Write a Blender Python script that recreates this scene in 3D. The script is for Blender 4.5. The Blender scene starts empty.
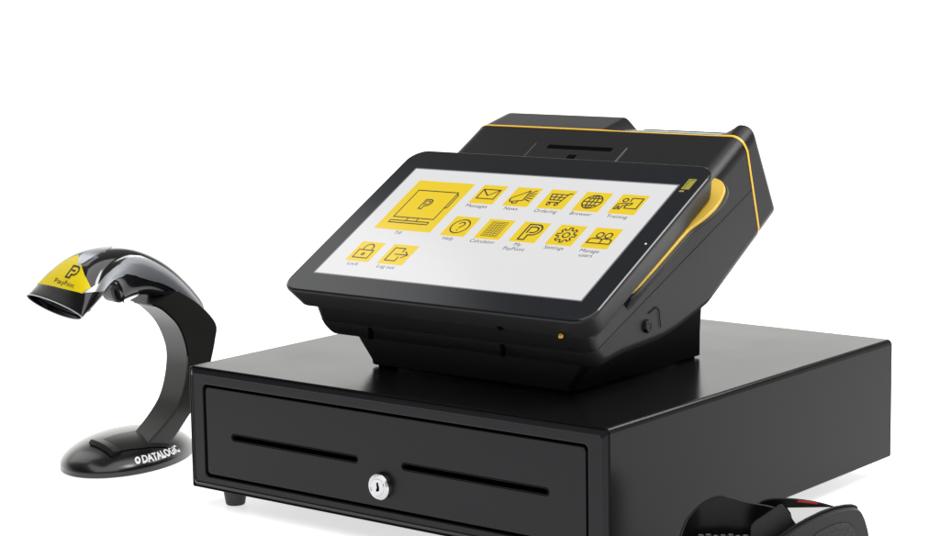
import bpy, bmesh, math, random
from math import sin, cos, pi, radians as R, sqrt
from mathutils import Vector as V3, Matrix
from mathutils.geometry import delaunay_2d_cdt
SC = bpy.context.scene
COL = SC.collection
random.seed(4)

# ------------------------------------------------------------------ camera
cd_ = bpy.data.cameras.new("Camera"); cam = bpy.data.objects.new("Camera", cd_); COL.objects.link(cam)
cam.location = (1.2257089, -1.1696209, 0.4185189)
cam.rotation_euler = (1.4263178, 0.0155422, 0.6724428)
cd_.sensor_width = 36; cd_.lens = 81.694; cd_.clip_start = .02; cd_.clip_end = 200
SC.camera = cam
YAW = .6724428
CR = V3((cos(YAW), sin(YAW), 0)); CD = V3((-sin(YAW), cos(YAW), 0))

# ------------------------------------------------------------------ studio surround (light tent): bright behind, dimmer towards the camera
world = bpy.data.worlds.new("World"); SC.world = world; world.use_nodes = True
nt = world.node_tree; bg = nt.nodes['Background']
tc = nt.nodes.new('ShaderNodeTexCoord'); dot = nt.nodes.new('ShaderNodeVectorMath'); dot.operation = 'DOT_PRODUCT'
dot.inputs[1].default_value = (CD.x, CD.y, 0)
nt.links.new(tc.outputs['Generated'], dot.inputs[0])
def mrange(src, a, b, c, d):
    n = nt.nodes.new('ShaderNodeMapRange'); n.interpolation_type = 'SMOOTHSTEP'
    for k, v in zip(('From Min', 'From Max', 'To Min', 'To Max'), (a, b, c, d)): n.inputs[k].default_value = v
    nt.links.new(src, n.inputs['Value']); return n.outputs['Result']
sep = nt.nodes.new('ShaderNodeSeparateXYZ'); nt.links.new(tc.outputs['Generated'], sep.inputs[0])
mul = nt.nodes.new('ShaderNodeMath'); mul.operation = 'MULTIPLY'
nt.links.new(mrange(dot.outputs['Value'], -.3, .96, .42, 1.75), mul.inputs[0]); nt.links.new(mrange(sep.outputs['Z'], .18, .50, 1, .13), mul.inputs[1])
nt.links.new(mul.outputs[0], bg.inputs['Strength'])
bg.inputs['Color'].default_value = (1, 1, .97, 1)

def area(name, loc, target, sx, sy, power):
    d = bpy.data.lights.new(name, 'AREA'); d.shape = 'RECTANGLE'; d.size = sx; d.size_y = sy; d.energy = power
    o = bpy.data.objects.new(name, d); COL.objects.link(o); o.location = loc
    o.rotation_euler = (V3(target)-V3(loc)).to_track_quat('-Z', 'Y').to_euler(); return o
area("softbox_overhead", (1.15, -.35, 2.6), (.8, 0, 0), 4.0, 4.0, 95)
area("softbox_left", (-1.75, .45, 1.5), (0, .1, .2), .8, 1.3, 4.2)
area("strip_back", (.65, 1.7, 1.35), (.3, .2, .1), .9, .3, 8)
area("strip_right", (1.1, .55, 1.5), (.35, .15, .2), .35, .9, 12)

SC.view_settings.view_transform = 'Standard'; SC.view_settings.look = 'None'
SC.view_settings.exposure = 0; SC.view_settings.gamma = 1
SC.render.film_transparent = False

# ------------------------------------------------------------------ materials
def mat(name, col, rough=.4, metal=0, spec=.5, bump=0, bscale=900, coat=0, coatr=.05, emit=None, es=1, var=0, trans=0, dist=.0002):
    m = bpy.data.materials.new(name); m.use_nodes = True; n = m.node_tree; p = n.nodes['Principled BSDF']
    p.inputs['Base Color'].default_value = (*col, 1); p.inputs['Roughness'].default_value = rough; p.inputs['Metallic'].default_value = metal
    p.inputs['Specular IOR Level'].default_value = spec; p.inputs['Coat Weight'].default_value = coat; p.inputs['Coat Roughness'].default_value = coatr
    p.inputs['Transmission Weight'].default_value = trans
    if emit: p.inputs['Emission Color'].default_value = (*emit, 1); p.inputs['Emission Strength'].default_value = es
    t = n.nodes.new('ShaderNodeTexCoord')
    if bump:
        no = n.nodes.new('ShaderNodeTexNoise'); no.inputs['Scale'].default_value = bscale; no.inputs['Detail'].default_value = 3
        b = n.nodes.new('ShaderNodeBump'); b.inputs['Strength'].default_value = bump; b.inputs['Distance'].default_value = dist
        n.links.new(t.outputs['Object'], no.inputs['Vector']); n.links.new(no.outputs['Fac'], b.inputs['Height']); n.links.new(b.outputs['Normal'], p.inputs['Normal'])
    if var:
        n2 = n.nodes.new('ShaderNodeTexNoise'); n2.inputs['Scale'].default_value = 14; n2.inputs['Detail'].default_value = 6
        mr = n.nodes.new('ShaderNodeMapRange'); mr.inputs['To Min'].default_value = max(0, rough-var); mr.inputs['To Max'].default_value = rough+var
        n.links.new(t.outputs['Object'], n2.inputs['Vector']); n.links.new(n2.outputs['Fac'], mr.inputs['Value']); n.links.new(mr.outputs['Result'], p.inputs['Roughness'])
    return m
M = {}
M['floor'] = mat('white_acrylic_added_glow', (.94, .94, .94), .42, spec=.22, emit=(1, 1, 1), es=.66)   # white floor; glow added to lift the shade under the drawer
M['steel'] = mat('black_powder_coat', (.006, .006, .006), .19, spec=.09, bump=.45, bscale=800, var=.05, dist=.00012)
M['bezel'] = mat('black_bezel_plastic', (.007, .007, .009), .34, spec=.22, bump=.25, bscale=1600, var=.03, dist=.0001)
M['dark'] = mat('black_void', (.002, .002, .002), .9, spec=.03)
M['shell'] = mat('black_shell_plastic', (.010, .010, .011), .33, spec=.3, bump=.2, bscale=2200, var=.03, dist=.0001)
M['shell2'] = mat('black_textured_plastic', (.016, .016, .017), .42, spec=.28, bump=.5, bscale=2000, var=.03, dist=.00012)
M['stand'] = mat('black_stand_plastic', (.004, .004, .0045), .5, spec=.15, bump=.2, bscale=2000)
M['case'] = mat('tablet_case_black', (.018, .018, .018), .4, spec=.25, bump=.12, bscale=2000, var=.02)
M['glass'] = mat('black_cover_glass', (.008, .009, .012), .16, spec=.42)
M['screen'] = mat('lit_screen_white', (.02, .02, .02), .12, spec=.4, emit=(.74, .74, .75), es=1.0)
M['border'] = mat('grey_screen_border', (.10, .10, .11), .2, emit=(.10, .10, .11), es=1)
M['tile'] = mat('lit_screen_yellow', (.02, .02, .02), .12, spec=.4, emit=(.84, .60, .0), es=1.0)
M['ink'] = mat('screen_ink', (.01, .01, .012), .15, emit=(.035, .03, .02), es=1)
M['ink2'] = mat('screen_caption_ink', (.01, .01, .012), .15, emit=(.03, .03, .04), es=1)
M['yellow'] = mat('yellow_plastic', (.74, .49, .07), .28, bump=.1, bscale=1500, var=.04)
M['stripe'] = mat('yellow_trim', (.88, .50, .03), .25)
M['amber'] = mat('amber_light_pipe', (.6, .32, .03), .25, emit=(.9, .45, .05), es=.06)
M['window'] = mat('smoked_window', (.22, .28, .25), .4, spec=.1)
M['chrome'] = mat('chromed_metal', (.50, .50, .51), .16, metal=1, bump=.05, bscale=300)
M['steelpin'] = mat('brushed_pin', (.5, .5, .5), .3, metal=1)
M['gloss'] = mat('gloss_black', (.006, .006, .007), .13, coat=.6, coatr=.04)
M['basegloss'] = mat('polished_base_black', (.005, .005, .006), .26, coat=.3, coatr=.15)
M['satin'] = mat('satin_black', (.010, .010, .010), .3, bump=.15, bscale=2200, var=.03)
M['arm'] = mat('satin_dark_arm', (.012, .012, .011), .34, bump=.2, bscale=2000, var=.03)
M['silver'] = mat('silver_trim', (.50, .52, .56), .3, metal=.85, var=.03)
M['sticker'] = mat('yellow_sticker', (.80, .62, .0), .45, spec=.3)
M['emblem'] = mat('muted_yellow_print', (.30, .26, .03), .4)
M['print'] = mat('black_print', (.012, .010, .008), .5)
M['whiteprint'] = mat('white_print', (.85, .85, .85), .45)
M['keyprint'] = mat('worn_key_print', (.22, .23, .24), .5)
M['rubber'] = mat('grey_rubber', (.022, .024, .023), .55, bump=.4, bscale=1500)
M['grip'] = mat('dimpled_rubber', (.03, .031, .03), .5)
M['paper'] = mat('receipt_paper', (.5, .5, .5), .7, bump=.2, bscale=400)
M['red'] = mat('red_reflection_glow', (.45, .01, .01), .2, emit=(.8, .01, .01), es=.03)
M['bay'] = mat('black_bay_plastic', (.004, .004, .0045), .35, spec=.22)
def tex_grip():
    n = M['grip'].node_tree; p = n.nodes['Principled BSDF']; t = n.nodes.new('ShaderNodeTexCoord'); v = n.nodes.new('ShaderNodeTexVoronoi')
    v.inputs['Scale'].default_value = 480; b = n.nodes.new('ShaderNodeBump'); b.inputs['Strength'].default_value = .9; b.inputs['Distance'].default_value = .0006
    n.links.new(t.outputs['Object'], v.inputs['Vector']); n.links.new(v.outputs['Distance'], b.inputs['Height']); n.links.new(b.outputs['Normal'], p.inputs['Normal'])
tex_grip()

# ------------------------------------------------------------------ mesh helpers (all geometry in world metres, parts parented to an Empty)
def finish(name, bm, mats, parent=None, sharp=32, smooth=True, wn=True):
    me = bpy.data.meshes.new(name)
    bmesh.ops.remove_doubles(bm, verts=bm.verts, dist=1e-7)
    bmesh.ops.recalc_face_normals(bm, faces=bm.faces)
    bm.to_mesh(me); bm.free()
    for m in (mats if isinstance(mats, (list, tuple)) else [mats]): me.materials.append(M[m])
    if smooth:
        for p in me.polygons: p.use_smooth = True
        me.set_sharp_from_angle(angle=R(sharp))
    o = bpy.data.objects.new(name, me); COL.objects.link(o)
    if smooth and wn:
        w = o.modifiers.new('weighted', 'WEIGHTED_NORMAL'); w.keep_sharp = True; w.weight = 80
    if parent:
        o.parent = parent
        o.matrix_parent_inverse = WM(parent).inverted()
    return o
def WM(o):
    m = Matrix.LocRotScale(o.location, o.rotation_euler, o.scale)
    return (WM(o.parent) @ o.matrix_parent_inverse @ m) if o.parent else m
def empty(name, loc, label, cat):
    o = bpy.data.objects.new(name, None); COL.objects.link(o); o.location = loc; o['label'] = label; o['category'] = cat
    o.empty_display_size = .02; return o
def ring_loft(bm, rings, cap0=True, cap1=True, mi=0, closed=True):
    vs = [[bm.verts.new(p) for p in r] for r in rings]; n = len(vs[0])
    for a, b in zip(vs[:-1], vs[1:]):
        for i in range(n if closed else n-1):
            j = (i+1) % n
            try: bm.faces.new((a[i], a[j], b[j], b[i])).material_index = mi
            except ValueError: pass
    if cap0: bm.faces.new(vs[0][::-1]).material_index = mi
    if cap1: bm.faces.new(vs[-1]).material_index = mi
    return vs
def rrect(x0, x1, y0, y1, r, seg=8):
    """rounded rectangle, r = one radius or four (bl, br, tr, tl)"""
    rs = r if isinstance(r, (tuple, list)) else (r,)*4
    out = []
    for (cx, cy, sx, sy, a0), q in zip(((x0, y0, 1, 1, pi), (x1, y0, -1, 1, 1.5*pi), (x1, y1, -1, -1, 0), (x0, y1, 1, -1, .5*pi)), rs):
        for k in range(seg+1):
            a = a0+k*pi/2/seg; out.append((cx+sx*q+q*cos(a), cy+sy*q+q*sin(a)))
    return out
def offset_poly(P, ds, rc=0, seg=4):
    """inset each edge of CCW/CW polygon P by ds (list), corners rounded by rc"""
    n = len(P); area2 = sum(P[i][0]*P[(i+1) % n][1]-P[(i+1) % n][0]*P[i][1] for i in range(n)); sg = 1 if area2 > 0 else -1
    L = []
    for i in range(n):
        a = V3((*P[i], 0)); b = V3((*P[(i+1) % n], 0)); d = (b-a).normalized(); nn = V3((-d.y, d.x, 0))*sg; L.append((a+nn*ds[i], d))
    Q = []
    for i in range(n):
        (p, d), (q, e) = L[i-1], L[i]
        den = d.x*e.y-d.y*e.x
        Q.append(p+d*(((q-p).x*e.y-(q-p).y*e.x)/den) if abs(den) > 1e-4 else q.copy())
    rr = rc if isinstance(rc, (list, tuple)) else [rc]*n
    out = []
    for i in range(n):
        a, b, c = Q[i-1], Q[i], Q[(i+1) % n]; u = a-b; v = c-b
        r = min(rr[i], u.length*.45, v.length*.45)
        if r <= 1e-6: out += [(b.x, b.y)]*(seg+1); continue
        p0 = b+u.normalized()*r; p1 = b+v.normalized()*r
        for k in range(seg+1):
            t = k/seg; p = p0*(1-t)**2+b*2*t*(1-t)+p1*t*t; out.append((p.x, p.y))
    return out
def prism(bm, poly, fr, t0, t1, bev=0, mi=0, seg=2):
    """poly (2d) extruded t0..t1 in frame fr(x, y, t) with a small chamfer at both ends"""
    n = len(poly)
    def ins(d): return offset_poly(poly, [d]*n) if d else offset_poly(poly, [0]*n)
    s = 1 if t1 > t0 else -1
    rings = []
    if bev:
        for k in range(seg+1):
            a = pi/2*k/seg; rings.append([fr(x, y, t0+s*bev*(1-sin(a))) for x, y in ins(bev*(1-cos(pi/2-a)) if 0 else bev*(1-sin(a)))] if 0 else [fr(x, y, t0+s*bev*(1-cos(a))) for x, y in ins(bev*(1-sin(a)))])
        for k in range(seg+1):
            a = pi/2*(1-k/seg); rings.append([fr(x, y, t1-s*bev*(1-cos(a))) for x, y in ins(bev*(1-sin(a)))])
    else: rings = [[fr(x, y, t0) for x, y in ins(0)], [fr(x, y, t1) for x, y in ins(0)]]
    ring_loft(bm, rings, mi=mi)
def box(bm, x0, x1, y0, y1, z0, z1, bev=.0, mi=0):
    prism(bm, [(x0, y0), (x1, y0), (x1, y1), (x0, y1)], lambda x, y, t: V3((x, y, t)), z0, z1, bev, mi)
def cyl(bm, c, ax, r0, r1, h, n=40, bev=0, mi=0, up=None):
    ax = V3(ax).normalized(); u = ax.orthogonal().normalized(); w = ax.cross(u); c = V3(c)
    prof = [(0, r0-bev), (bev, r0), (h-bev, r1), (h, r1-bev)] if bev else [(0, r0), (h, r1)]
    ring_loft(bm, [[c+ax*t+(u*cos(2*pi*i/n)+w*sin(2*pi*i/n))*r for i in range(n)] for t, r in prof], mi=mi)
def tube(bm, pts, r, n=8, mi=0):
    pts = [V3(p) for p in pts]; rings = []
    up = None
    for i, p in enumerate(pts):
        d = (pts[min(i+1, len(pts)-1)]-pts[max(i-1, 0)]).normalized()
        if up is None: up = d.orthogonal().normalized()
        up = (up-d*up.dot(d)).normalized(); w = d.cross(up)
        rings.append([p+(up*cos(2*pi*k/n)+w*sin(2*pi*k/n))*r for k in range(n)])
    ring_loft(bm, rings, mi=mi)
def cut(o, cutter):
    o.modifiers.clear(); m = o.modifiers.new('b', 'BOOLEAN'); m.operation = 'DIFFERENCE'; m.object = cutter; m.solver = 'EXACT'
    dg = bpy.context.evaluated_depsgraph_get(); dg.update()
    me = bpy.data.meshes.new_from_object(o.evaluated_get(dg)); o.modifiers.clear(); old = o.data; o.data = me; me.name = old.name
    bpy.data.objects.remove(cutter)
    for p in me.polygons: p.use_smooth = True
    me.set_sharp_from_angle(angle=R(32)); w = o.modifiers.new('weighted', 'WEIGHTED_NORMAL'); w.keep_sharp = True; w.weight = 80
def text_mesh(s, size, align='LEFT', bold=0, space=1, res=3):
    c = bpy.data.curves.new('t', 'FONT'); c.body = s; c.size = size; c.align_x = align; c.offset = bold; c.space_character = space; c.resolution_u = res
    o = bpy.data.objects.new('t', c); COL.objects.link(o)
    dg = bpy.context.evaluated_depsgraph_get(); dg.update()
    me = bpy.data.meshes.new_from_object(o.evaluated_get(dg)); bpy.data.objects.remove(o); bpy.data.curves.remove(c)
    vs = [v.co.copy() for v in me.vertices]; fs = [tuple(p.vertices) for p in me.polygons]; bpy.data.meshes.remove(me); return vs, fs
def add_text(bm, s, size, fn, mi, align='CENTER', bold=0, space=1, thick=None, sub=0):
    vs, fs = text_mesh(s, size, align, bold, space)
    b2 = bmesh.new(); vv = [b2.verts.new(v) for v in vs]
    for f in fs:
        try: b2.faces.new([vv[i] for i in f])
        except ValueError: pass
    if sub: bmesh.ops.triangulate(b2, faces=b2.faces); bmesh.ops.subdivide_edges(b2, edges=b2.edges, cuts=sub, use_grid_fill=True)
    b2.verts.index_update()
    nv = [bm.verts.new(fn(v.co.x, v.co.y)) for v in b2.verts]
    for f in b2.faces:
        try: bm.faces.new([nv[v.index] for v in f.verts]).material_index = mi
        except ValueError: pass
    b2.free()
def ribbons(bm, lines, w, fn, mi, h=.00012):
    """line drawing as raised flat strips: fn(x, y, lift)"""
    k = 0
    for ln in lines:
        for a, b in zip(ln[:-1], ln[1:]):
            a = V3((*a, 0)); b = V3((*b, 0)); d = b-a
            if d.length < 1e-6: continue
            d.normalize(); nn = V3((-d.y, d.x, 0))*w/2; a = a-d*w*.35; b = b+d*w*.35
            k += 1; hh = h*(1+.02*(k % 23))
            f = [bm.verts.new(fn(p.x, p.y, hh)) for p in (a-nn, b-nn, b+nn, a+nn)]
            bm.faces.new(f).material_index = mi
def arc(cx, cy, r, a0, a1, n=14, ry=None):
    return [(cx+r*cos(R(a0+(a1-a0)*i/n)), cy+(ry or r)*sin(R(a0+(a1-a0)*i/n))) for i in range(n+1)]

FL = -.0155            # floor level (drawer underside is z = 0)
# ------------------------------------------------------------------ floor
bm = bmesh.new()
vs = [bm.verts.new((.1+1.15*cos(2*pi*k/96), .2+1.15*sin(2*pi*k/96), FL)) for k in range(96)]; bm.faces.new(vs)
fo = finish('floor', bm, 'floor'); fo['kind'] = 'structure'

# ------------------------------------------------------------------ CASH DRAWER
W, D, H = .410, .4107, .0993
T = empty('cash_drawer', (W/2, D/2, FL), 'wide black steel cash drawer with two slots and round key lock, under the till', 'cash drawer')
bm = bmesh.new()
def dprof(ins, rt, rb): return rrect(ins, W-ins, ins, H-ins, (rb, rb, rt, rt), 8)
def dring(p, y): return [V3((x, y, z)) for x, z in p]
o0 = dprof(0, .0045, .0015); i0 = dprof(.0013, .0035, .001)
rings = [dring(dprof(.0013, .0035, .001), .012), dring(i0, .0004), dring(dprof(.0008, .004, .001), 0), dring(dprof(.0003, .0045, .0012), .0002), dring(o0, .0008),
         dring(o0, D-.0015), dring(dprof(.0005, .0045, .0015), D-.0004), dring(dprof(.0015, .004, .0015), D)]
ring_loft(bm, rings, cap0=True, cap1=True)
shell = finish('steel_case', bm, 'steel', T)
# front frame
bm = bmesh.new()
def fr_ring(ins, y, r): return [V3((x, y, z)) for x, z in rrect(ins, W-ins, ins, H-ins, r, 8)]
OX0, OX1, OZ0, OZ1 = .0172, .3925, .0112, .0860
def op_ring(ins, y, r): return [V3((x, y, z)) for x, z in rrect(OX0+ins, OX1-ins, OZ0+ins, OZ1-ins, r, 8)]
rings = [fr_ring(.0016, .011, .003), fr_ring(.0016, .0006, .003), fr_ring(.0021, 0, .003), fr_ring(.0050, -.0022, .003), fr_ring(.0054, -.0028, .003), fr_ring(.0058, -.0026, .003), fr_ring(.0062, -.0019, .003), fr_ring(.0065, -.0019, .003),
         op_ring(-.0009, -.0019, .0044), op_ring(-.0003, -.0016, .0040), op_ring(0, -.0008, .0038), op_ring(0, .010, .0038)]
ring_loft(bm, rings, cap0=False, cap1=False)
finish('front_frame', bm, 'bezel', T, sharp=25)
bm = bmesh.new()
prism(bm, rrect(OX0-.004, OX1+.004, OZ0-.004, OZ1+.004, .003), lambda x, z, t: V3((x, t, z)), .0095, .0110)
finish('recess', bm, 'dark', T)
# drawer panel, slots cut out
PX0, PX1, PZ0, PZ1 = OX0+.0022, OX1-.0022, OZ0+.0020, OZ1-.0020
bm = bmesh.new()
prism(bm, rrect(PX0, PX1, PZ0, PZ1, .0035), lambda x, z, t: V3((x, t, z)), -.0012, .008, .0007, seg=3)
panel = finish('drawer_front', bm, 'bezel', T)
bm = bmesh.new()
for a, b, z in ((.0478, .1795, .0465), (.2240, .3580, .0475)):
    prism(bm, rrect(a, b, z-.0022, z+.0022, .0021, 6), lambda x, z, t: V3((x, t, z)), -.006, .0068)
cut(panel, finish('cutter', bm, 'dark'))
panel.data.materials.clear(); panel.data.materials.append(M['bezel'])
for a, b, z in ((.0478, .1795, .0465), (.2240, .3580, .0475)):
    bm = bmesh.new(); outer = rrect(a-.0010, b+.0010, z-.0032, z+.0032, .0031, 6); inner = rrect(a-.0001, b+.0001, z-.0023, z+.0023, .0022, 6)
    ring_loft(bm, [[V3((x, -.0012, zz)) for x, zz in outer], [V3((x, -.0016, zz)) for x, zz in rrect(a-.0006, b+.0006, z-.0028, z+.0028, .0027, 6)], [V3((x, -.0010, zz)) for x, zz in inner], [V3((x, .0066, zz)) for x, zz in inner]], cap0=False, cap1=True)
    finish('slot', bm, 'dark' if 0 else 'dark', T) if 0 else None
    # slot lining
    s = finish('slot_liner', bm, 'dark', T)
# lock
LX, LZ = .2042, .0300
bm = bmesh.new()
cyl(bm, (LX, -.0010, LZ), (0, -1, 0), .0102, .0100, .0052, 56, .0006)
lk = finish('key_lock', bm, 'chrome', T)
bm = bmesh.new(); n = 48
prf = [(.0088, -.00625), (.0084, -.0068), (.0074, -.0068), (.0071, -.0064), (.0062, -.0064), (.0059, -.0069), (.0001, -.0069)]
ring_loft(bm, [[V3((LX+r*cos(2*pi*i/n), y, LZ+r*sin(2*pi*i/n))) for i in range(n)] for r, y in [(.0088, -.0060)]+prf], cap0=False)
finish('lock_barrel', bm, 'chrome', lk)
bm = bmesh.new()
prism(bm, [(LX+a, LZ+b) for a, b in ((-.0009, .0034), (.0008, .0034), (.0010, .0010), (.0016, .0004), (.0016, -.0024), (.0004, -.0034), (-.0014, -.0034), (-.0014, -.0018), (-.0005, -.0008), (-.0009, .0008))], lambda x, z, t: V3((x, t, z)), -.00705, -.0064)
finish('keyway', bm, 'dark', lk)
# feet
for fx, fy in ((.0265, .0215), (W-.0265, .0215), (.0265, D-.11), (W-.11, D-.11)):
    bm = bmesh.new(); cyl(bm, (fx, fy, FL), (0, 0, 1), .0078, .0100, -FL-.0001, 40, .0008)
    finish('foot', bm, 'rubber', T)

# ------------------------------------------------------------------ TILL TERMINAL
TH = .5093332; O = V3((.22204, .11354, .21106)); U = V3((1, 0, 0)); Vv = V3((0, cos(TH), sin(TH))); N = V3((0, -sin(TH), cos(TH)))
def uvn(u, v, n): return O+U*u+Vv*v+N*n
def yz(v, n): return (O.y+v*cos(TH)-n*sin(TH), O.z+v*sin(TH)+n*cos(TH))
TT = empty('till_terminal', (O.x, .168, H), 'black touch screen till showing yellow menu tiles, standing on the cash drawer', 'till terminal')
# tablet case
bm = bmesh.new(); gx, gy0, gy1 = .1490, -.0957, .0998
def tr(ins, n, r): return [uvn(x, y, n) for x, y in rrect(-gx+ins, gx-ins, gy0+ins, gy1-ins, r, 12)]
ring_loft(bm, [tr(.0012, -.0008, .0148), tr(0, -.0010, .016), tr(-.0003, -.0014, .0162), tr(-.0003, -.0030, .0162), tr(.0042, -.0188, .015), tr(.0052, -.0198, .014), tr(.008, -.0202, .012), tr(.010, -.0202, .012)])
case = finish('tablet_case', bm, 'case', TT, sharp=40)
bm = bmesh.new()
ring_loft(bm, [tr(.0008, -.0012, .0155), tr(.0004, -.0008, .0155), tr(.0012, -.0001, .0152), tr(.0016, 0, .015)])
finish('front_glass', bm, 'glass', case, sharp=60)
# display
SW, SH = .2568/2, .14445/2
bm = bmesh.new(); prism(bm, [(-SW, -SH), (SW, -SH), (SW, SH), (-SW, SH)], uvn, .00002, .00012); scr = finish('display', bm, 'screen', TT, smooth=False)
bm = bmesh.new()
def dq(e, n): return [uvn(x, y, n) for x, y in ((-SW-e, -SH-e), (SW+e, -SH-e), (SW+e, SH+e), (-SW-e, SH+e))]
ring_loft(bm, [dq(.0013, .00002), dq(.0013, .00010), dq(.00003, .00010), dq(.00003, .00002)], cap0=False, cap1=False)
finish('display_border', bm, 'border', case, smooth=False)
def P_mark(x, y, s):
    """rounded letter p in a double outline"""
    o_ = [(.0, .0), (.0, 1.0), (.42, 1.0)]+arc(.42, .66, .34, 90, -90, 12)+[(.30, .32), (.30, 0), (0, 0)]
    i_ = [(.16, .46)]+[(.16, .84), (.42, .84)]+arc(.42, .66, .18, 90, -90, 8)+[(.30, .48)]
    return [[(x+a*s, y+b*s) for a, b in o_], [(x+a*s, y+b*s) for a, b in i_]]
def icon(kind):
    L = []
    if kind == 'till':
        L = [[(.15, .25), (.15, .80), (.86, .80), (.86, .25), (.15, .25)], [(.86, .77), (.90, .75), (.90, .50), (.86, .48)], [(.42, .25), (.42, .185)], [(.60, .185), (.60, .25)],
             [(.15, .185), (.83, .185), (.83, .14), (.15, .14), (.15, .185)]]+P_mark(.43, .44, .19)
    elif kind == 'mail': L = [[(.15, .27), (.15, .76), (.85, .76), (.85, .27), (.15, .27)], [(.15, .76), (.50, .44), (.85, .76)]]
    elif kind == 'news': L = [[(.10, .36), (.16, .22), (.62, .32), (.62, .84), (.12, .42), (.10, .36)], [(.26, .24), (.30, .14), (.46, .17), (.46, .28)], [(.68, .55), (.92, .58)], [(.68, .64), (.92, .72)], [(.68, .46), (.92, .44)], [(.68, .72), (.86, .86)], [(.68, .38), (.90, .30)]]
    elif kind == 'cart': L = [[(.92, .82), (.80, .82), (.68, .34), (.24, .34)], [(.80, .76), (.16, .76), (.24, .46), (.71, .46)], [(.20, .61), (.74, .61)], [(.36, .76), (.38, .46)], [(.56, .76), (.55, .46)], arc(.32, .24, .06, 0, 360, 8), arc(.62, .24, .06, 0, 360, 8)]
    elif kind == 'globe': L = [arc(.5, .5, .34, 0, 360, 24), arc(.5, .5, .15, 0, 360, 20, .34), [(.5, .16), (.5, .84)], [(.16, .5), (.84, .5)], [(.23, .68), (.77, .68)], [(.23, .32), (.77, .32)]]
    elif kind == 'training': L = [arc(.28, .70, .09, 0, 360, 10), [(.44, .50), (.44, .30), (.88, .30), (.88, .82), (.48, .82), (.48, .66)], [(.08, .24), (.12, .50), (.60, .58), (.60, .49), (.32, .42), (.30, .24), (.24, .24), (.22, .38), (.18, .38), (.16, .24), (.08, .24)]]
    elif kind == 'help': L = [arc(.5, .5, .34, 0, 360, 24), arc(.5, .60, .11, 170, -60, 10)+[(.5, .42)], [(.5, .32), (.5, .29)]]
    elif kind == 'calc': L = [[(.2, .14), (.2, .86), (.8, .86), (.8, .14), (.2, .14)]]+[[(.27, .2+.1*i), (.73, .2+.1*i)] for i in range(7)]+[[(.27+.115*i, .2), (.27+.115*i, .8)] for i in range(5)]
    elif kind == 'pmark': L = P_mark(.28, .12, .76)
    elif kind == 'gear':
        pts = []
        for i in range(8):
            a = i*45
            for da, r in ((-12, .26), (-9, .36), (9, .36), (12, .26)): pts.append((.5+r*cos(R(a+da)), .5+r*sin(R(a+da))))
        L = [pts+[pts[0]], arc(.5, .5, .12, 0, 360, 14)]
    elif kind == 'users': L = [arc(.36, .64, .12, 0, 360, 14), arc(.68, .64, .12, 0, 360, 14), [(.08, .24), (.10, .42), (.20, .47), (.50, .47), (.56, .40), (.56, .24), (.08, .24)], [(.56, .47), (.84, .47), (.92, .40), (.92, .24), (.56, .24)]]
    elif kind == 'lock': L = [[(.18, .18), (.18, .58), (.80, .58), (.80, .18), (.18, .18)], [(.32, .58), (.32, .70)]+arc(.5, .70, .18, 180, 0, 10)+[(.68, .58)], arc(.49, .37, .05, 0, 360, 8)]
    elif kind == 'logout': L = [[(.58, .38), (.58, .18), (.18, .18), (.18, .82), (.58, .82), (.58, .64)], [(.36, .51), (.86, .51)], [(.70, .66), (.86, .51), (.70, .36)]]
    return L
tiles = [('till', -113.2, -55.2, -10.6, 56.6, ['Till']), ('mail', -45.6, -21.6, 31.5, 56.6, ['Messages']), ('news', -11.8, 12.4, 31.5, 56.6, ['News']), ('cart', 21.4, 46, 31.5, 56.6, ['Ordering']),
         ('globe', 54.8, 79.2, 31.5, 56.6, ['Browser']), ('training', 88.2, 112.6, 31.5, 56.6, ['Training']), ('help', -44.2, -20.2, -12.2, 13.3, ['Help']), ('calc', -10.6, 14, -12.2, 13.3, ['Calculator']),
         ('pmark', 23.2, 48, -12.2, 13.3, ['My', 'PayPoint']), ('gear', 57.6, 81.8, -12.2, 13.3, ['Settings']), ('users', 90.2, 114.2, -12.2, 13.3, ['Manage', 'users']),
         ('lock', -110.8, -87, -53.9, -28.6, ['Lock']), ('logout', -77.8, -52.4, -53.9, -28.6, ['Log out'])]
for k, x0, x1, y0, y1, cap in tiles:
    x0, x1, y0, y1 = (q/1000 for q in (x0, x1, y0, y1)); bm = bmesh.new()
    prism(bm, [(x0, y0), (x1, y0), (x1, y1), (x0, y1)], uvn, .00013, .00018)
    w = .0011 if k == 'till' else (.0015 if k in ('pmark',) else (.0006 if k == 'calc' else .0012))
    ribbons(bm, icon(k), w/(x1-x0), lambda a, b, h: uvn(x0+a*(x1-x0), y0+b*(y1-y0)*1.0, .00018+h), 1, .00008)
    for i, s in enumerate(cap):
        add_text(bm, s, .0058, lambda a, b: uvn((x0+x1)/2-.001+a, y0-.0053-i*.0056+b, .0002), 2)
    finish('app_tile', bm, ['tile', 'ink', 'ink2'], scr, smooth=False)
# glass marks: yellow emblem, microphone
bm = bmesh.new()
prism(bm, [(.1335, .068), (.1405, .068), (.1405, .0815), (.1335, .0815)], uvn, .00002, .00010)
prism(bm, [(.1335, .0645), (.1375, .0645), (.1375, .0665), (.1335, .0665)], uvn, .00002, .00010)
ribbons(bm, [[(.1352, .070), (.1352, .080)], [(.1352, .080), (.139, .080)]], .0005, lambda a, b, h: uvn(a, b, .0001+h), 1, .00004)
finish('screen_emblem', bm, ['emblem', 'print'], case, smooth=False)
bm = bmesh.new(); cyl(bm, uvn(.1425, -.0015, -.0003), N, .0009, .0009, .0005, 16); finish('sensor', bm, 'whiteprint', case)

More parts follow.
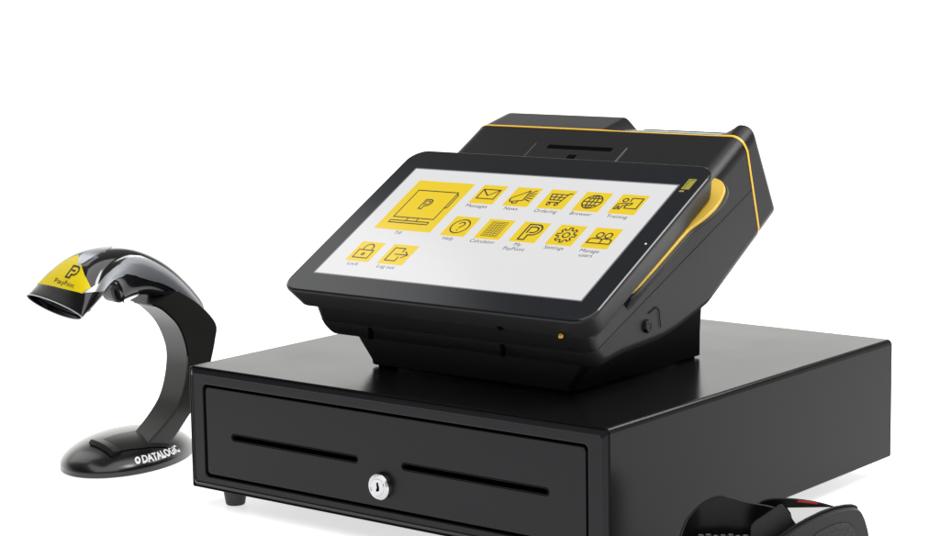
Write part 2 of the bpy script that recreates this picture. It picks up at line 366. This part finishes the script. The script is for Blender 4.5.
# housing behind the tablet: profile in (y, z), lofted along u with rounded ends
def smooth01(t): t = min(max(t, 0), 1); return t*t*(3-2*t)
HB = .134
def hprofile(u):
    lowP = V3((.3000, .2745)); hiP = V3((.2999, .2855)) if u < .06 else V3((.2795, .2856))
    k = 1-smooth01((u-(-.004))/.016) if u < .06 else smooth01((u-.098)/.024)
    P = lowP.lerp(hiP, k)
    return [(.0490, .1543), (.2636, .2765), (P.x, P.y), (.3165, .2120), (.2150, .1500), (.1560, .1320), (.0950, .1280), (.0700, .1235), (.0590, .1330)]
ER = [.0125, .0125, .007, .009, .009, .009, .009, .009, .009]
RC = [.002, .0018, .003, .003, .004, .02, .02, .004, .006]
def housing_bm(out=0.0):
    bm = bmesh.new(); us = []
    for k in range(9): us.append(-HB+.016*(1-cos(pi/2*k/8)))
    us += [-.10, -.08, -.06, -.04, -.02]+[-.006+.0012*i for i in range(18)]+[.03, .05, .07, .09, .105]+[.099+.002*i for i in range(12)]
    for k in range(9): us.append(HB-.016*(1-cos(pi/2*(8-k)/8)))
    us = sorted(set(round(u, 6) for u in us)); rings = []
    for u in us:
        e = HB-abs(u); ds = []
        for r in ER:
            ds.append((r-sqrt(max(0, r*r-(r-e)**2)) if e < r else 0)-out)
        uu = u+(out if u > HB-1e-4 else -out if u < -HB+1e-4 else 0)
        rings.append([V3((O.x+uu, y, z)) for y, z in offset_poly(hprofile(u), ds, RC, 4)])
    ring_loft(bm, rings); bmesh.ops.remove_doubles(bm, verts=bm.verts, dist=1e-6)
    bmesh.ops.recalc_face_normals(bm, faces=bm.faces); return bm
def bis(bm, co, no, keep_neg=True):
    geom = bm.verts[:]+bm.edges[:]+bm.faces[:]
    r = bmesh.ops.bisect_plane(bm, geom=geom, plane_co=co, plane_no=no, clear_outer=keep_neg, clear_inner=not keep_neg)
    ed = [e for e in r['geom_cut'] if isinstance(e, bmesh.types.BMEdge)]
    bmesh.ops.holes_fill(bm, edges=ed, sides=0)
hs = finish('housing', housing_bm(), 'shell', TT, sharp=38)
sd = V3((0, .0227, -.0812)).normalized(); sn = V3((0, -sd.z, sd.y)).normalized()   # stripe plane normal (pointing back)
c0 = V3((0, .2640, .2762))
bm = housing_bm(.00045); bis(bm, c0+sn*.0012, sn, True); bis(bm, c0-sn*.0010, sn, False)
finish('yellow_stripe', bm, 'stripe', TT, sharp=38)
# lower shell skin, a little proud, below the side seam and in front of the stripe
bm = housing_bm(.00035); sl = V3((0, .2001, .0898)).normalized(); bis(bm, V3((0, .2656, .2300)), V3((0, -sl.z, sl.y)), True); bis(bm, c0-sn*.0016, sn, True)
finish('lower_shell', bm, 'shell2', TT, sharp=38)
# paper window on the lid
bm = bmesh.new()
prism(bm, rrect(O.x+.0165, O.x+.1065, .2675, .2965, .002), lambda x, y, t: V3((x, y, .2768-(y-.2636)*.055+t)), -.001, .0006, .0004)
finish('lid_window', bm, 'window', TT)
bm = bmesh.new()
tube(bm, [(O.x+.0175, .2970, .2755), (O.x+.1065, .2970, .2755)], .0007, 8)
finish('lid_edge', bm, 'case', TT)
# card reader module with its slot
bm = bmesh.new(); prism(bm, rrect(-.0540, .0360, .090, .1400, .0008), uvn, -.0170, -.01555, .0003)
cr = finish('card_reader', bm, 'shell', TT)
bm = bmesh.new(); prism(bm, rrect(-.0400, .0245, .1332, .1388, .001), uvn, -.0168, -.012); cut(cr, finish('cutter', bm, 'dark'))
cr.data.materials.clear(); cr.data.materials.append(M['shell'])
bm = bmesh.new(); prism(bm, rrect(-.0398, .0243, .1334, .1386, .001), uvn, -.01595, -.01578); finish('card_slot', bm, 'dark', cr)
for q in (-.0544, .0364):
    bm = bmesh.new(); prism(bm, [(q-.0003, .099), (q+.0003, .099), (q+.0003, .140), (q-.0003, .140)], uvn, -.0162, -.0157); finish('module_seam', bm, 'steelpin', cr, smooth=False)
bm = bmesh.new(); prism(bm, [(-.012, .117), (-.004, .117), (-.004, .126), (-.012, .126)], uvn, -.0156, -.0154); finish('module_mark', bm, 'dark', cr, smooth=False)
# yellow side tab and its black lip
tab = [(.118, .1160), (.1324, .1144), (.1398, .1110), (.1462, .1042), (.1493, .0982), (.1521, .0868), (.1530, .0763), (.1512, .0643), (.1482, .0560), (.1462, .0510), (.1450, .0430), (.1442, .0163), (.1434, -.0051), (.1420, -.0285), (.1385, -.0345), (.118, -.034)]
def smooth_poly(P, it=2, keep=()):
    for _ in range(it):
        Q = []
        for i in range(len(P)):
            a, b = P[i], P[(i+1) % len(P)]
            Q += [(a[0]*.75+b[0]*.25, a[1]*.75+b[1]*.25), (a[0]*.25+b[0]*.75, a[1]*.25+b[1]*.75)]
        P = Q
    return P
tab = smooth_poly(tab, 1)
bm = bmesh.new(); prism(bm, tab, uvn, -.0250, -.0212, .0010, seg=3); finish('yellow_tab', bm, 'yellow', TT, sharp=50)
bm = bmesh.new(); n = len(tab)
def tr2(d, nn): return [uvn(x, y, nn) for x, y in offset_poly(tab, [d]*n)]
def tmix(k, nn): return [uvn(min(x, .1335+(x-.1335)*(1-k)), y, nn) for x, y in offset_poly(tab, [-.0018]*n)]
ring_loft(bm, [tr2(-.0010, -.0235), tr2(-.0018, -.0242), tmix(0, -.0260), tmix(.5, -.030), tmix(.85, -.034), tmix(1, -.040)])
finish('tab_lip', bm, 'case', TT, sharp=40)
# key switch on the side
SX = O.x+HB+.0004
bm = bmesh.new()
bm = bmesh.new(); pts = [V3((SX+.0006, y, z)) for y, z in [(.1265, .1560), (.1370, .1598), (.1408, .1570), (.1428, .1435)]]
tube(bm, pts, .00032); finish('plate_groove', bm, 'dark', TT)
bm = bmesh.new(); cyl(bm, (SX, .1247, .1470), (1, 0, 0), .0052, .0046, .0028, 32, .0006); ks = finish('key_switch', bm, 'bay', TT)
bm = bmesh.new(); tube(bm, [(SX+.0029, .1247+.0022*cos(a), .1470+.0028*sin(a)) for a in [R(-60+20*i) for i in range(10)]], .0004)
tube(bm, [(SX+.0029, .1215, .1452), (SX+.0029, .1236, .1440)], .0004); finish('switch_mark', bm, 'rubber', ks)
# front bar of the housing with notches, light pipe
for u in (-.079, .051):
    bm = bmesh.new(); prism(bm, [(u-.0013, .1258), (u+.0013, .1258), (u+.0013, .1350), (u-.0013, .1350)], lambda x, z, t: V3((O.x+x, t, z)), .0570, .0600); finish('bar_notch', bm, 'dark', TT, smooth=False)
bm = bmesh.new()
tube(bm, [uvn(-.125, -.0868, -.0188), uvn(.125, -.0868, -.0188)], .0012); finish('case_gasket', bm, 'dark', TT)
bm = bmesh.new()
c = uvn(.1195, -.0948, -.0158)
ring_loft(bm, [[c+V3((.0024*cos(a), -.0006, .0020*sin(a))) for a in [R(60*i+30) for i in range(6)]], [c+V3((.0008*cos(a), -.0026, .0008*sin(a)-.0006)) for a in [R(60*i+30) for i in range(6)]]])
finish('light_pipe', bm, 'amber', TT)
bm = bmesh.new(); cyl(bm, uvn(.062, -.0905, -.0178), (0, -1, -.2), .0026, .0022, .0024, 16); finish('rubber_stop', bm, 'dark', TT)
# stand
bm = bmesh.new()
def srect(x0, x1, y0, y1, z, r, kb=1.0):
    cx = (x0+x1)/2; return [V3((cx+(x-cx)*(1+(kb-1)*(y-y0)/(y1-y0)), y, z)) for x, y in rrect(x0, x1, y0, y1, r, 6)]
ring_loft(bm, [srect(.1262, .3190, .0805, .2560, H+.0013, .003), srect(.1247, .3206, .0792, .2569, H+.0020, .004), srect(.1235, .3222, .0790, .2567, H+.0055, .005, .99), srect(.1084, .3360, .0785, .2532, .1215, .008, .90), srect(.092, .3520, .0790, .2470, .1560, .010, .84)])
finish('stand', bm, 'stand', TT)
for x, y in ((.1345, .0885), (.311, .0885), (.1345, .2475), (.311, .2475)):
    bm = bmesh.new(); cyl(bm, (x, y, H-.0001), (0, 0, 1), .0075, .0075, .0018, 24); finish('stand_foot', bm, 'dark', TT)

# ------------------------------------------------------------------ BARCODE SCANNER on its stand
SA = V3((-.13813, .09215, FL)); SF = V3((-.16504761, -.9862856, 0)); SL = V3((.9862856, -.16504761, 0))
SEC = [(98.5,149.5,.35,.94,43.5,5.5,7.5),(90,156,.62,.78,41.5,9,10),(77,165,.70,.71,38,15,12),(62,175,.5,.87,31,16,14),(45,180,.05,1,25,14,24),
(25,177,-.37,.93,20,14,33),(2,166,-.57,.82,17,14,20),(-18,151,-.65,.76,16,13,14),(-36,132,-.75,.66,15,12,12),(-43,122,-.80,.6,11,9,9)]
def sec(t):
    t = min(max(t, 0), len(SEC)-1-1e-9); i = int(t); u = t-i
    P = [SEC[min(max(i+k, 0), len(SEC)-1)] for k in (-1, 0, 1, 2)]
    return [.5*((2*b)+(-a+c)*u+(2*a-5*b+4*c-d)*u*u+(-a+3*b-3*c+d)*u**3) for a, b, c, d in zip(*P)]
def S(t, deg, lift=0, flat=.75):
    flat = .75+.28*max(0, 1-t/1.2); c = sec(t); n_ = sqrt(c[2]**2+c[3]**2); ns, nz = c[2]/n_, c[3]/n_; th = R(deg)
    x = math.copysign(abs(cos(th))**flat, cos(th)); y = math.copysign(abs(sin(th))**flat, sin(th))
    h = (c[5] if y > 0 else c[6])
    if lift: # push out of the surface
        a = S(t, deg); b = S(t+.02 if t < 8.9 else t-.02, deg); d = S(t, deg+1)
        nn = (b-a).cross(d-a).normalized()
        cc = V3((SA.x, SA.y, SA.z))+SF*c[0]/1e3+V3((0, 0, c[1]/1e3))
        if nn.dot(a-cc) < 0: nn = -nn
        return a+nn*lift
    s = c[0]+ns*h*y; z = c[1]+nz*h*y; lat = c[4]*x; roll = R(5.6)*max(0, 1-t/3.2)
    return V3((SA.x, SA.y, SA.z))+(SF*s+SL*lat)/1e3+V3((0, 0, (z-lat*sin(roll))/1e3))
TS = empty('barcode_scanner', tuple(SA+V3((0, 0, .14))), 'black barcode scanner with silver trim and yellow nose sticker, resting in curved stand', 'barcode scanner')
TB = empty('scanner_stand', (-.1657, .081, FL), 'glossy black curved stand with white lettered oval base, left of the cash drawer', 'scanner stand')
ANG = [i*7.5 for i in range(48)]
bm = bmesh.new(); rings = [[S(t/6, a) for a in ANG] for t in range(0, 55)]
vs = ring_loft(bm, rings, cap0=False, cap1=True)
# mouth: thin rim then a recess
def mouth(k, back):
    c = sec(0); cc = SA+SF*c[0]/1e3+V3((0, 0, c[1]/1e3)); bk = (SF*-.94+V3((0, 0, .35)))*back
    return [cc+(S(0, a)-cc)*k+bk for a in ANG]
ring_loft(bm, [mouth(1, 0), mouth(.97, -.0006), mouth(.94, .0004), mouth(.91, .012)], cap0=False, cap1=False)
body = finish('scanner_body', bm, 'gloss', TS, sharp=50)
bm = bmesh.new(); r = [mouth(.92, .006), mouth(.66, .0085), mouth(.62, .0065)]; ring_loft(bm, r, cap0=False, cap1=True); finish('scan_window', bm, 'glass', TS)
bm = bmesh.new(); tube(bm, mouth(1.0, -.0004)+mouth(1.0, -.0004)[:1], .00055, 6); finish('mouth_rim', bm, 'silver', TS)
def patch(poly, lift, thick, step=(.12, 6)):
    """polygon in (t, degrees) wrapped on the scanner surface"""
    pts = []; n = len(poly)
    for i in range(n):
        a, b = poly[i], poly[(i+1) % n]; m = max(2, int(max(abs(a[0]-b[0])/step[0], abs(a[1]-b[1])/step[1]))+1)
        pts += [V3((a[0]+(b[0]-a[0])*k/m, (a[1]+(b[1]-a[1])*k/m)/50)).to_2d() if 0 else V3((a[0]+(b[0]-a[0])*k/m, (a[1]+(b[1]-a[1])*k/m)/50, 0)).to_2d() for k in range(m)]
    nb = len(pts); xs = [p.x for p in pts]; ys = [p.y for p in pts]
    def inside(x, y):
        c_ = False; j = nb-1
        for i in range(nb):
            if (pts[i].y > y) != (pts[j].y > y) and x < (pts[j].x-pts[i].x)*(y-pts[i].y)/(pts[j].y-pts[i].y)+pts[i].x: c_ = not c_
            j = i
        return c_
    x = min(xs)+step[0]/2
    while x < max(xs):
        y = min(ys)+step[1]/100
        while y < max(ys):
            if inside(x, y) and min((p.x-x)**2+(p.y-y)**2 for p in pts[:nb]) > (.04)**2: pts.append(V3((x, y, 0)).to_2d())
            y += step[1]/50
        x += step[0]
    vo, _, fo_, *_r = delaunay_2d_cdt(pts, [(i, (i+1) % nb) for i in range(nb)], [list(range(nb))], 1, 1e-5)
    bm = bmesh.new(); top = [bm.verts.new(S(p.x, p.y*50, lift)) for p in vo]
    for f_ in fo_:
        try: bm.faces.new([top[i] for i in f_])
        except ValueError: pass
    geo = bmesh.ops.extrude_face_region(bm, geom=bm.faces[:])
    for v in [g_ for g_ in geo['geom'] if isinstance(g_, bmesh.types.BMVert)]:
        pass
    ex = {v for v in geo['geom'] if isinstance(v, bmesh.types.BMVert)}
    # drop the original layer down by thick
    bm.normal_update()
    base = [v for v in bm.verts if v not in ex]
    for v in base: v.co -= v.normal*0
    cen = [(v, v.co.copy()) for v in base]
    for i, v in enumerate(base):
        p = vo[i] if i < len(vo) else None
        if p is not None: v.co = S(p.x, p.y*50, lift-thick)
    return bm
ye = [(1.10, 150), (1.45, 132), (1.80, 120), (2.45, 113), (2.75, 107), (3.05, 96), (2.75, 85), (2.25, 55), (1.85, 24), (1.60, 33), (1.35, 40), (1.2, 81), (1.12, 110)]
finish('nose_sticker', patch(ye, .0004, .0006), 'sticker', TS, sharp=50)
sR = [(1.35, 39), (1.85, 23), (2.3, 10), (3.1, 5), (3.8, 6), (4.5, 28), (4.95, 33), (5.85, 28), (7.3, 24), (8.3, 20), (8.3, 2), (7.6, -2), (6.9, -6), (5.8, -13), (4.9, -9), (4.2, -10), (3.85, -16), (2.9, -18), (2.2, -9), (1.9, 2), (1.6, 20)]
finish('silver_trim', patch(sR, .0006, .0012), 'silver', TS, sharp=50)
sLp = [(2.50, 80), (2.8, 89), (3.2, 93), (3.75, 92), (4.2, 90), (4.9, 120), (5.6, 150), (7.3, 156), (8.3, 160), (8.3, 178), (6.9, 186), (5.2, 178), (4.5, 122), (4.1, 82), (3.6, 68), (3.05, 68), (2.7, 73)]
finish('silver_trim', patch(sLp, .0006, .0012), 'silver', TS, sharp=50)
# printed emblem and word on the sticker
bm = bmesh.new()
def onhead(x, y): # x to the right (towards the near side), y up the head, millimetres
    t = 1.62+y/13.5; return t, 80-x*1.62
def fh(x, y, h=0): a, b = onhead(x, y); return S(a, b, .0006+h)
ribbons(bm, [P_mark(-4.0, 3.2, 8.2)[0], [(-2.6, 8.6), (-.4, 8.6)]], 1.0, lambda a, b, h: fh((a+2.4)*1.55-1, b, h), 0, .00015)
add_text(bm, 'PayPoint', 5.2, lambda a, b: fh(a, b-2.8, .0001), 0, space=1.12, sub=1)
finish('sticker_print', bm, 'print', TS, smooth=False)
# trigger
def sz(s, z, lat): return SA+SF*s/1e3+SL*lat/1e3+V3((0, 0, z/1e3))
bm = bmesh.new()
tg = [(48, 166), (48, 156), (46.5, 150), (43, 146.5), (37, 146), (34, 149), (33, 158), (34, 168)]
prism(bm, smooth_poly(tg, 2), lambda s, z, t: sz(s, z, t), -8, 11, 2.5, seg=3); finish('trigger', bm, 'satin', TS, sharp=50)
bm = bmesh.new()
tube(bm, [sz(40, 158, 11.2), sz(38, 150, 11.3), sz(36, 146, 10)], .0005); finish('trigger_seam', bm, 'dark', TS)
# --- stand arm (near side profile, swept across)
inner = [(20, 20), (8, 30), (-4, 41.5), (-13.5, 54), (-19.5, 70), (-22.5, 89), (-20, 105), (-12, 122), (2, 136), (12.5, 142)]
outer = [(6, 8), (-8, 21), (-21, 37), (-32, 50), (-41, 66), (-48.5, 86), (-52.8, 103), (-53, 118), (-36, 137), (-15, 151.5)]
def spl(P, n):
    out = []
    m = len(P)-1
    for i in range(m):
        a, b, c, d = (P[min(max(i+k, 0), m)] for k in (-1, 0, 1, 2))
        for q in range(n):
            u = q/n; out.append(tuple(.5*((2*y)+(-x+z)*u+(2*x-5*y+4*z-w)*u*u+(-x+3*y-3*z+w)*u**3) for x, y, z, w in zip(a, b, c, d)))
    return out+[P[-1]]
ip, op = spl(inner, 5), spl(outer, 5)
bm = bmesh.new(); rings = []
for k, (a, b) in enumerate(zip(ip, op)):
    L_ = sqrt((a[0]-b[0])**2+(a[1]-b[1])**2); hw = 13+4*smooth01(k/13)+1.6*smooth01((k-26)/10); hl = 17.0+1.6*smooth01((k-26)/10); rr = 1.6
    rings.append([sz(a[0]+(b[0]-a[0])*x/L_, a[1]+(b[1]-a[1])*x/L_, y) for x, y in rrect(0, L_, -hl, hw, rr, 3)])
ring_loft(bm, rings); arm = finish('curved_arm', bm, 'arm', TB, sharp=40)
bm = bmesh.new()
tube(bm, [sz(a[0], a[1], 17.4+1.4*smooth01((k-26)/10)) for k, a in enumerate(ip)][26:], .0006); finish('arm_seam', bm, 'dark', arm)
bm = bmesh.new(); prism(bm, rrect(1, 11, -16, 16, 3), lambda a, b, t: sz(a, 139.5+(a-8)*.12+t, b), 0, 3.2, 1); finish('cradle_tongue', bm, 'satin', TB)
# --- oval base
BC = V3((-.1657, .081, FL)); ba = R(109.25); BF = V3((cos(ba), sin(ba), 0)); BL = V3((sin(ba), -cos(ba), 0)); bA, bB = .0775, .0517
def Bs(phi, rho, lift=0):
    """phi in degrees around, rho 0 centre .. 1 rim"""
    rim = .0045; h = .0205*(1-rho**2.4)**.62 if rho < 1 else 0
    p = BC+BF*bA*rho*cos(R(phi))+BL*bB*rho*sin(R(phi))+V3((0, 0, rim+h))
    if lift:
        a = Bs(phi, rho); b = Bs(phi+1, rho); c = Bs(phi, rho-.01); n_ = (b-a).cross(c-a).normalized()
        if n_.z < 0: n_ = -n_
        return a+n_*lift
    return p
bm = bmesh.new(); PH = [i*2.5 for i in range(144)]
rings = [[V3((*(BC+(Bs(p, 1)-BC)*.985).xy, FL+.0001)) for p in PH], [V3((*Bs(p, 1).xy, FL+.0007)) for p in PH], [V3((*(Bs(p, 1)).xy, FL+.0037)) for p in PH]]
for rho in (.999, .994, .987, .98, .97, .96, .95, .94, .93, .92, .91, .90, .88, .86, .84, .78, .7, .6, .5, .4, .3, .2, .1, .03): rings.append([Bs(p, rho) for p in PH])
ring_loft(bm, rings); base = finish('oval_base', bm, 'basegloss', TB, sharp=45)
# mounting plate on the dome with its raised front lip
def plan(x, y): # x lateral (near side +), y along arm direction (back +), metres -> phi, rho
    q = V3((x, y, 0)); p = SA+SL*x-SF*y-BC; a = p.dot(BF)/bA; b = p.dot(BL)/bB
    return math.degrees(math.atan2(b, a)), min(.97, sqrt(a*a+b*b))
bm = bmesh.new(); gx_ = [(-.018+.036*i/8) for i in range(9)]; gy_ = [(-.058+.060*i/12) for i in range(13)]
ring_loft(bm, [[Bs(*plan(x*(1-.25*max(0, -y-.03)/.03), y), lift=.0008) for x in gx_] for y in gy_], cap0=False, cap1=False, closed=False)
geo = bmesh.ops.solidify(bm, geom=bm.faces[:], thickness=.0012)
finish('mount_plate', bm, 'satin', base, sharp=60)
bm = bmesh.new()
ring_loft(bm, [[Bs(*plan(x, -.0585), lift=-.001)+V3((0, 0, 0)), Bs(*plan(x, -.0600), lift=.0015), Bs(*plan(x, -.0570), lift=.0042), Bs(*plan(x, -.0500), lift=.0026), Bs(*plan(x, -.0480), lift=-.001)] for x in [(-.017+.034*i/8) for i in range(9)]])
finish('plate_lip', bm, 'satin', base)
# lettering round the skirt
bm = bmesh.new()
PHI0, RHO0 = 108, .965
def bt(x, y): return Bs(PHI0-x, RHO0-.0*y-(y*.019), lift=.0005)
add_text(bm, 'DATALOGIC', 6.9, lambda x, y: bt(x*1.05, y), 0, align='CENTER', bold=.28, space=.98, sub=2)
cx0 = -24.2
ro = [(cx0+2.6*cos(R(a)), 2.3+2.5*sin(R(a))) for a in range(0, 360, 20)]; ri = [(cx0+1.0*cos(R(a)), 2.3+1.0*sin(R(a))) for a in range(0, 360, 20)]
va = [bm.verts.new(bt(*p)) for p in ro]; vb = [bm.verts.new(bt(*p)) for p in ri]
for i in range(18): bm.faces.new((va[i], va[(i+1) % 18], vb[(i+1) % 18], vb[i]))
finish('base_lettering', bm, 'whiteprint', base, smooth=False)

# ------------------------------------------------------------------ CARD TERMINAL, cut off by the bottom edge
K = V3((.50, .075, FL))
def kp_(r, z, d): return K+CR*r/1e3+CD*d/1e3+V3((0, 0, z/1e3))
TK = empty('card_terminal', tuple(K), 'grey and black card terminal with open paper bay, beside the cash drawer', 'card terminal')
def plate(name, pts, d0, d1, m, bev=.8, sm=1, parent=TK):
    bm = bmesh.new(); prism(bm, smooth_poly(pts, sm) if sm else pts, lambda r, z, d: kp_(r, z, d), d0, d1, bev, seg=3); return finish(name, bm, m, parent, sharp=45)
def shell_strip(name, top, mt, th=2.2, zb=3):
    """upright curved wall following (r, z, d) points, down to the floor"""
    P = spl(top, 5); bm = bmesh.new(); rings = []
    for i, (r, z, d) in enumerate(P):
        a = P[max(i-1, 0)]; b = P[min(i+1, len(P)-1)]; t = V3((b[0]-a[0], b[2]-a[2], 0)).normalized(); nn = V3((-t.y, t.x, 0))*th/2
        rings.append([kp_(r+nn.x*s*q, zz, d+nn.y*s*q) for s, zz, q in ((-1, zb, 1), (-1, z-.9, 1), (-1, z-.3, .75), (-1, z, .3), (1, z, .3), (1, z-.3, .75), (1, z-.9, 1), (1, zb, 1))])
    ring_loft(bm, rings); return finish(name, bm, mt, TK, sharp=50)
shell_strip('paper_bay_cover', [(-80, 8, -28), (-74, 27, -16), (-70.8, 35.5, -6), (-65.3, 46.1, 4), (-61.8, 50.3, 8), (-54.2, 57, 12), (-45.9, 61.5, 13), (-39, 62.9, 13), (-32, 61.2, 13), (-23, 58.6, 12), (-14.7, 57.0, 12), (-5, 54.5, 14), (6, 50, 18), (16, 45, 24)], 'bay')
shell_strip('rear_wall', [(-24, 45, 33), (-11.6, 51, 35), (-6, 53.8, 35), (1, 54.8, 35), (15.1, 54.2, 35), (32.7, 51.4, 34), (46.8, 47.6, 30), (55.2, 45.5, 20), (54, 47, 6), (49, 50, -12)], 'bay')
sw = plate('side_wall', [(-14, 3), (-14, 34), (-1.4, 43.5), (10, 51.2), (28.8, 60.4), (43.5, 63.4), (49.6, 61.8), (53.6, 53), (57, 36), (60, 3)], -30, -22, 'rubber', 1.6, 1)
plate('wall_rim', [(-12, 36), (-1.4, 44.9), (10, 52.6), (28.8, 61.8), (43.5, 64.6), (49.6, 62.6), (48, 60), (28.8, 58), (10, 49), (-1, 42)], -22.5, -19, 'case', .6, 1)
plate('grip_pad', [(8, 20), (14.1, 43.5), (28.8, 52.4), (38.9, 54.3), (44.8, 52), (47.6, 42), (50, 20)], -31.2, -29, 'grip', .8, 2, sw)
plate('paper_flap', [(-22.3, 18), (-21.9, 47.5), (-19.5, 50.2), (-2.3, 62), (-.4, 61.8), (11.4, 44.6), (12.5, 42.5), (12.5, 18)], -11.5, -9, 'case', .5, 0)
bm = bmesh.new(); ring_loft(bm, [[kp_(r, z, d) for d, z, in ((-16, 28), (-14, 39), (-6, 47), (8, 51), (24, 50.5), (30, 47))] for r in (8, 20, 32, 43)], cap0=False, cap1=False, closed=False)
bmesh.ops.solidify(bm, geom=bm.faces[:], thickness=.0004); finish('receipt_paper', bm, 'paper', TK)
bm = bmesh.new(); prism(bm, [(16, 52.2), (30, 50.4), (31, 51.2), (24, 52.5), (17, 53.2)], lambda r, z, d: kp_(r, z, d), 32.6, 34.5, .3); finish('red_reflection_strip', bm, 'red', TK)  # glowing red strip stands in for a red reflection on the far rim
for i in range(7):
    r0 = -57+i*5.1; zz = 38.9-.12*i+.5*sin(i*2.1); bm = bmesh.new()
    prism(bm, smooth_poly([(r0, -3), (r0+4.2, -3), (r0+4.2, 1.2), (r0, 1.2)], 1), lambda r, d, t: kp_(r, t, d), zz-6, zz, .5)
    ribbons(bm, [[(r0+1, -1.8), (r0+1.4+.4*(i % 3), .2)], [(r0+1.9, -1.9), (r0+3.3-.3*(i % 2), -.6)]], .55, lambda a, b, h: kp_(a, zz+.05+h*1e3, b), 1, .00006)
    finish('key', bm, ['rubber', 'keyprint'], TK, sharp=50)
bm = bmesh.new(); prism(bm, [(r, d) for r, d in ((-72, -60), (48, -60), (54, -22), (54, 28), (44, 33), (-20, 33), (-50, 10), (-68, -6))], lambda r, d, t: kp_(r, t, d), .5, 22, 2); finish('lower_body', bm, 'rubber', TK)
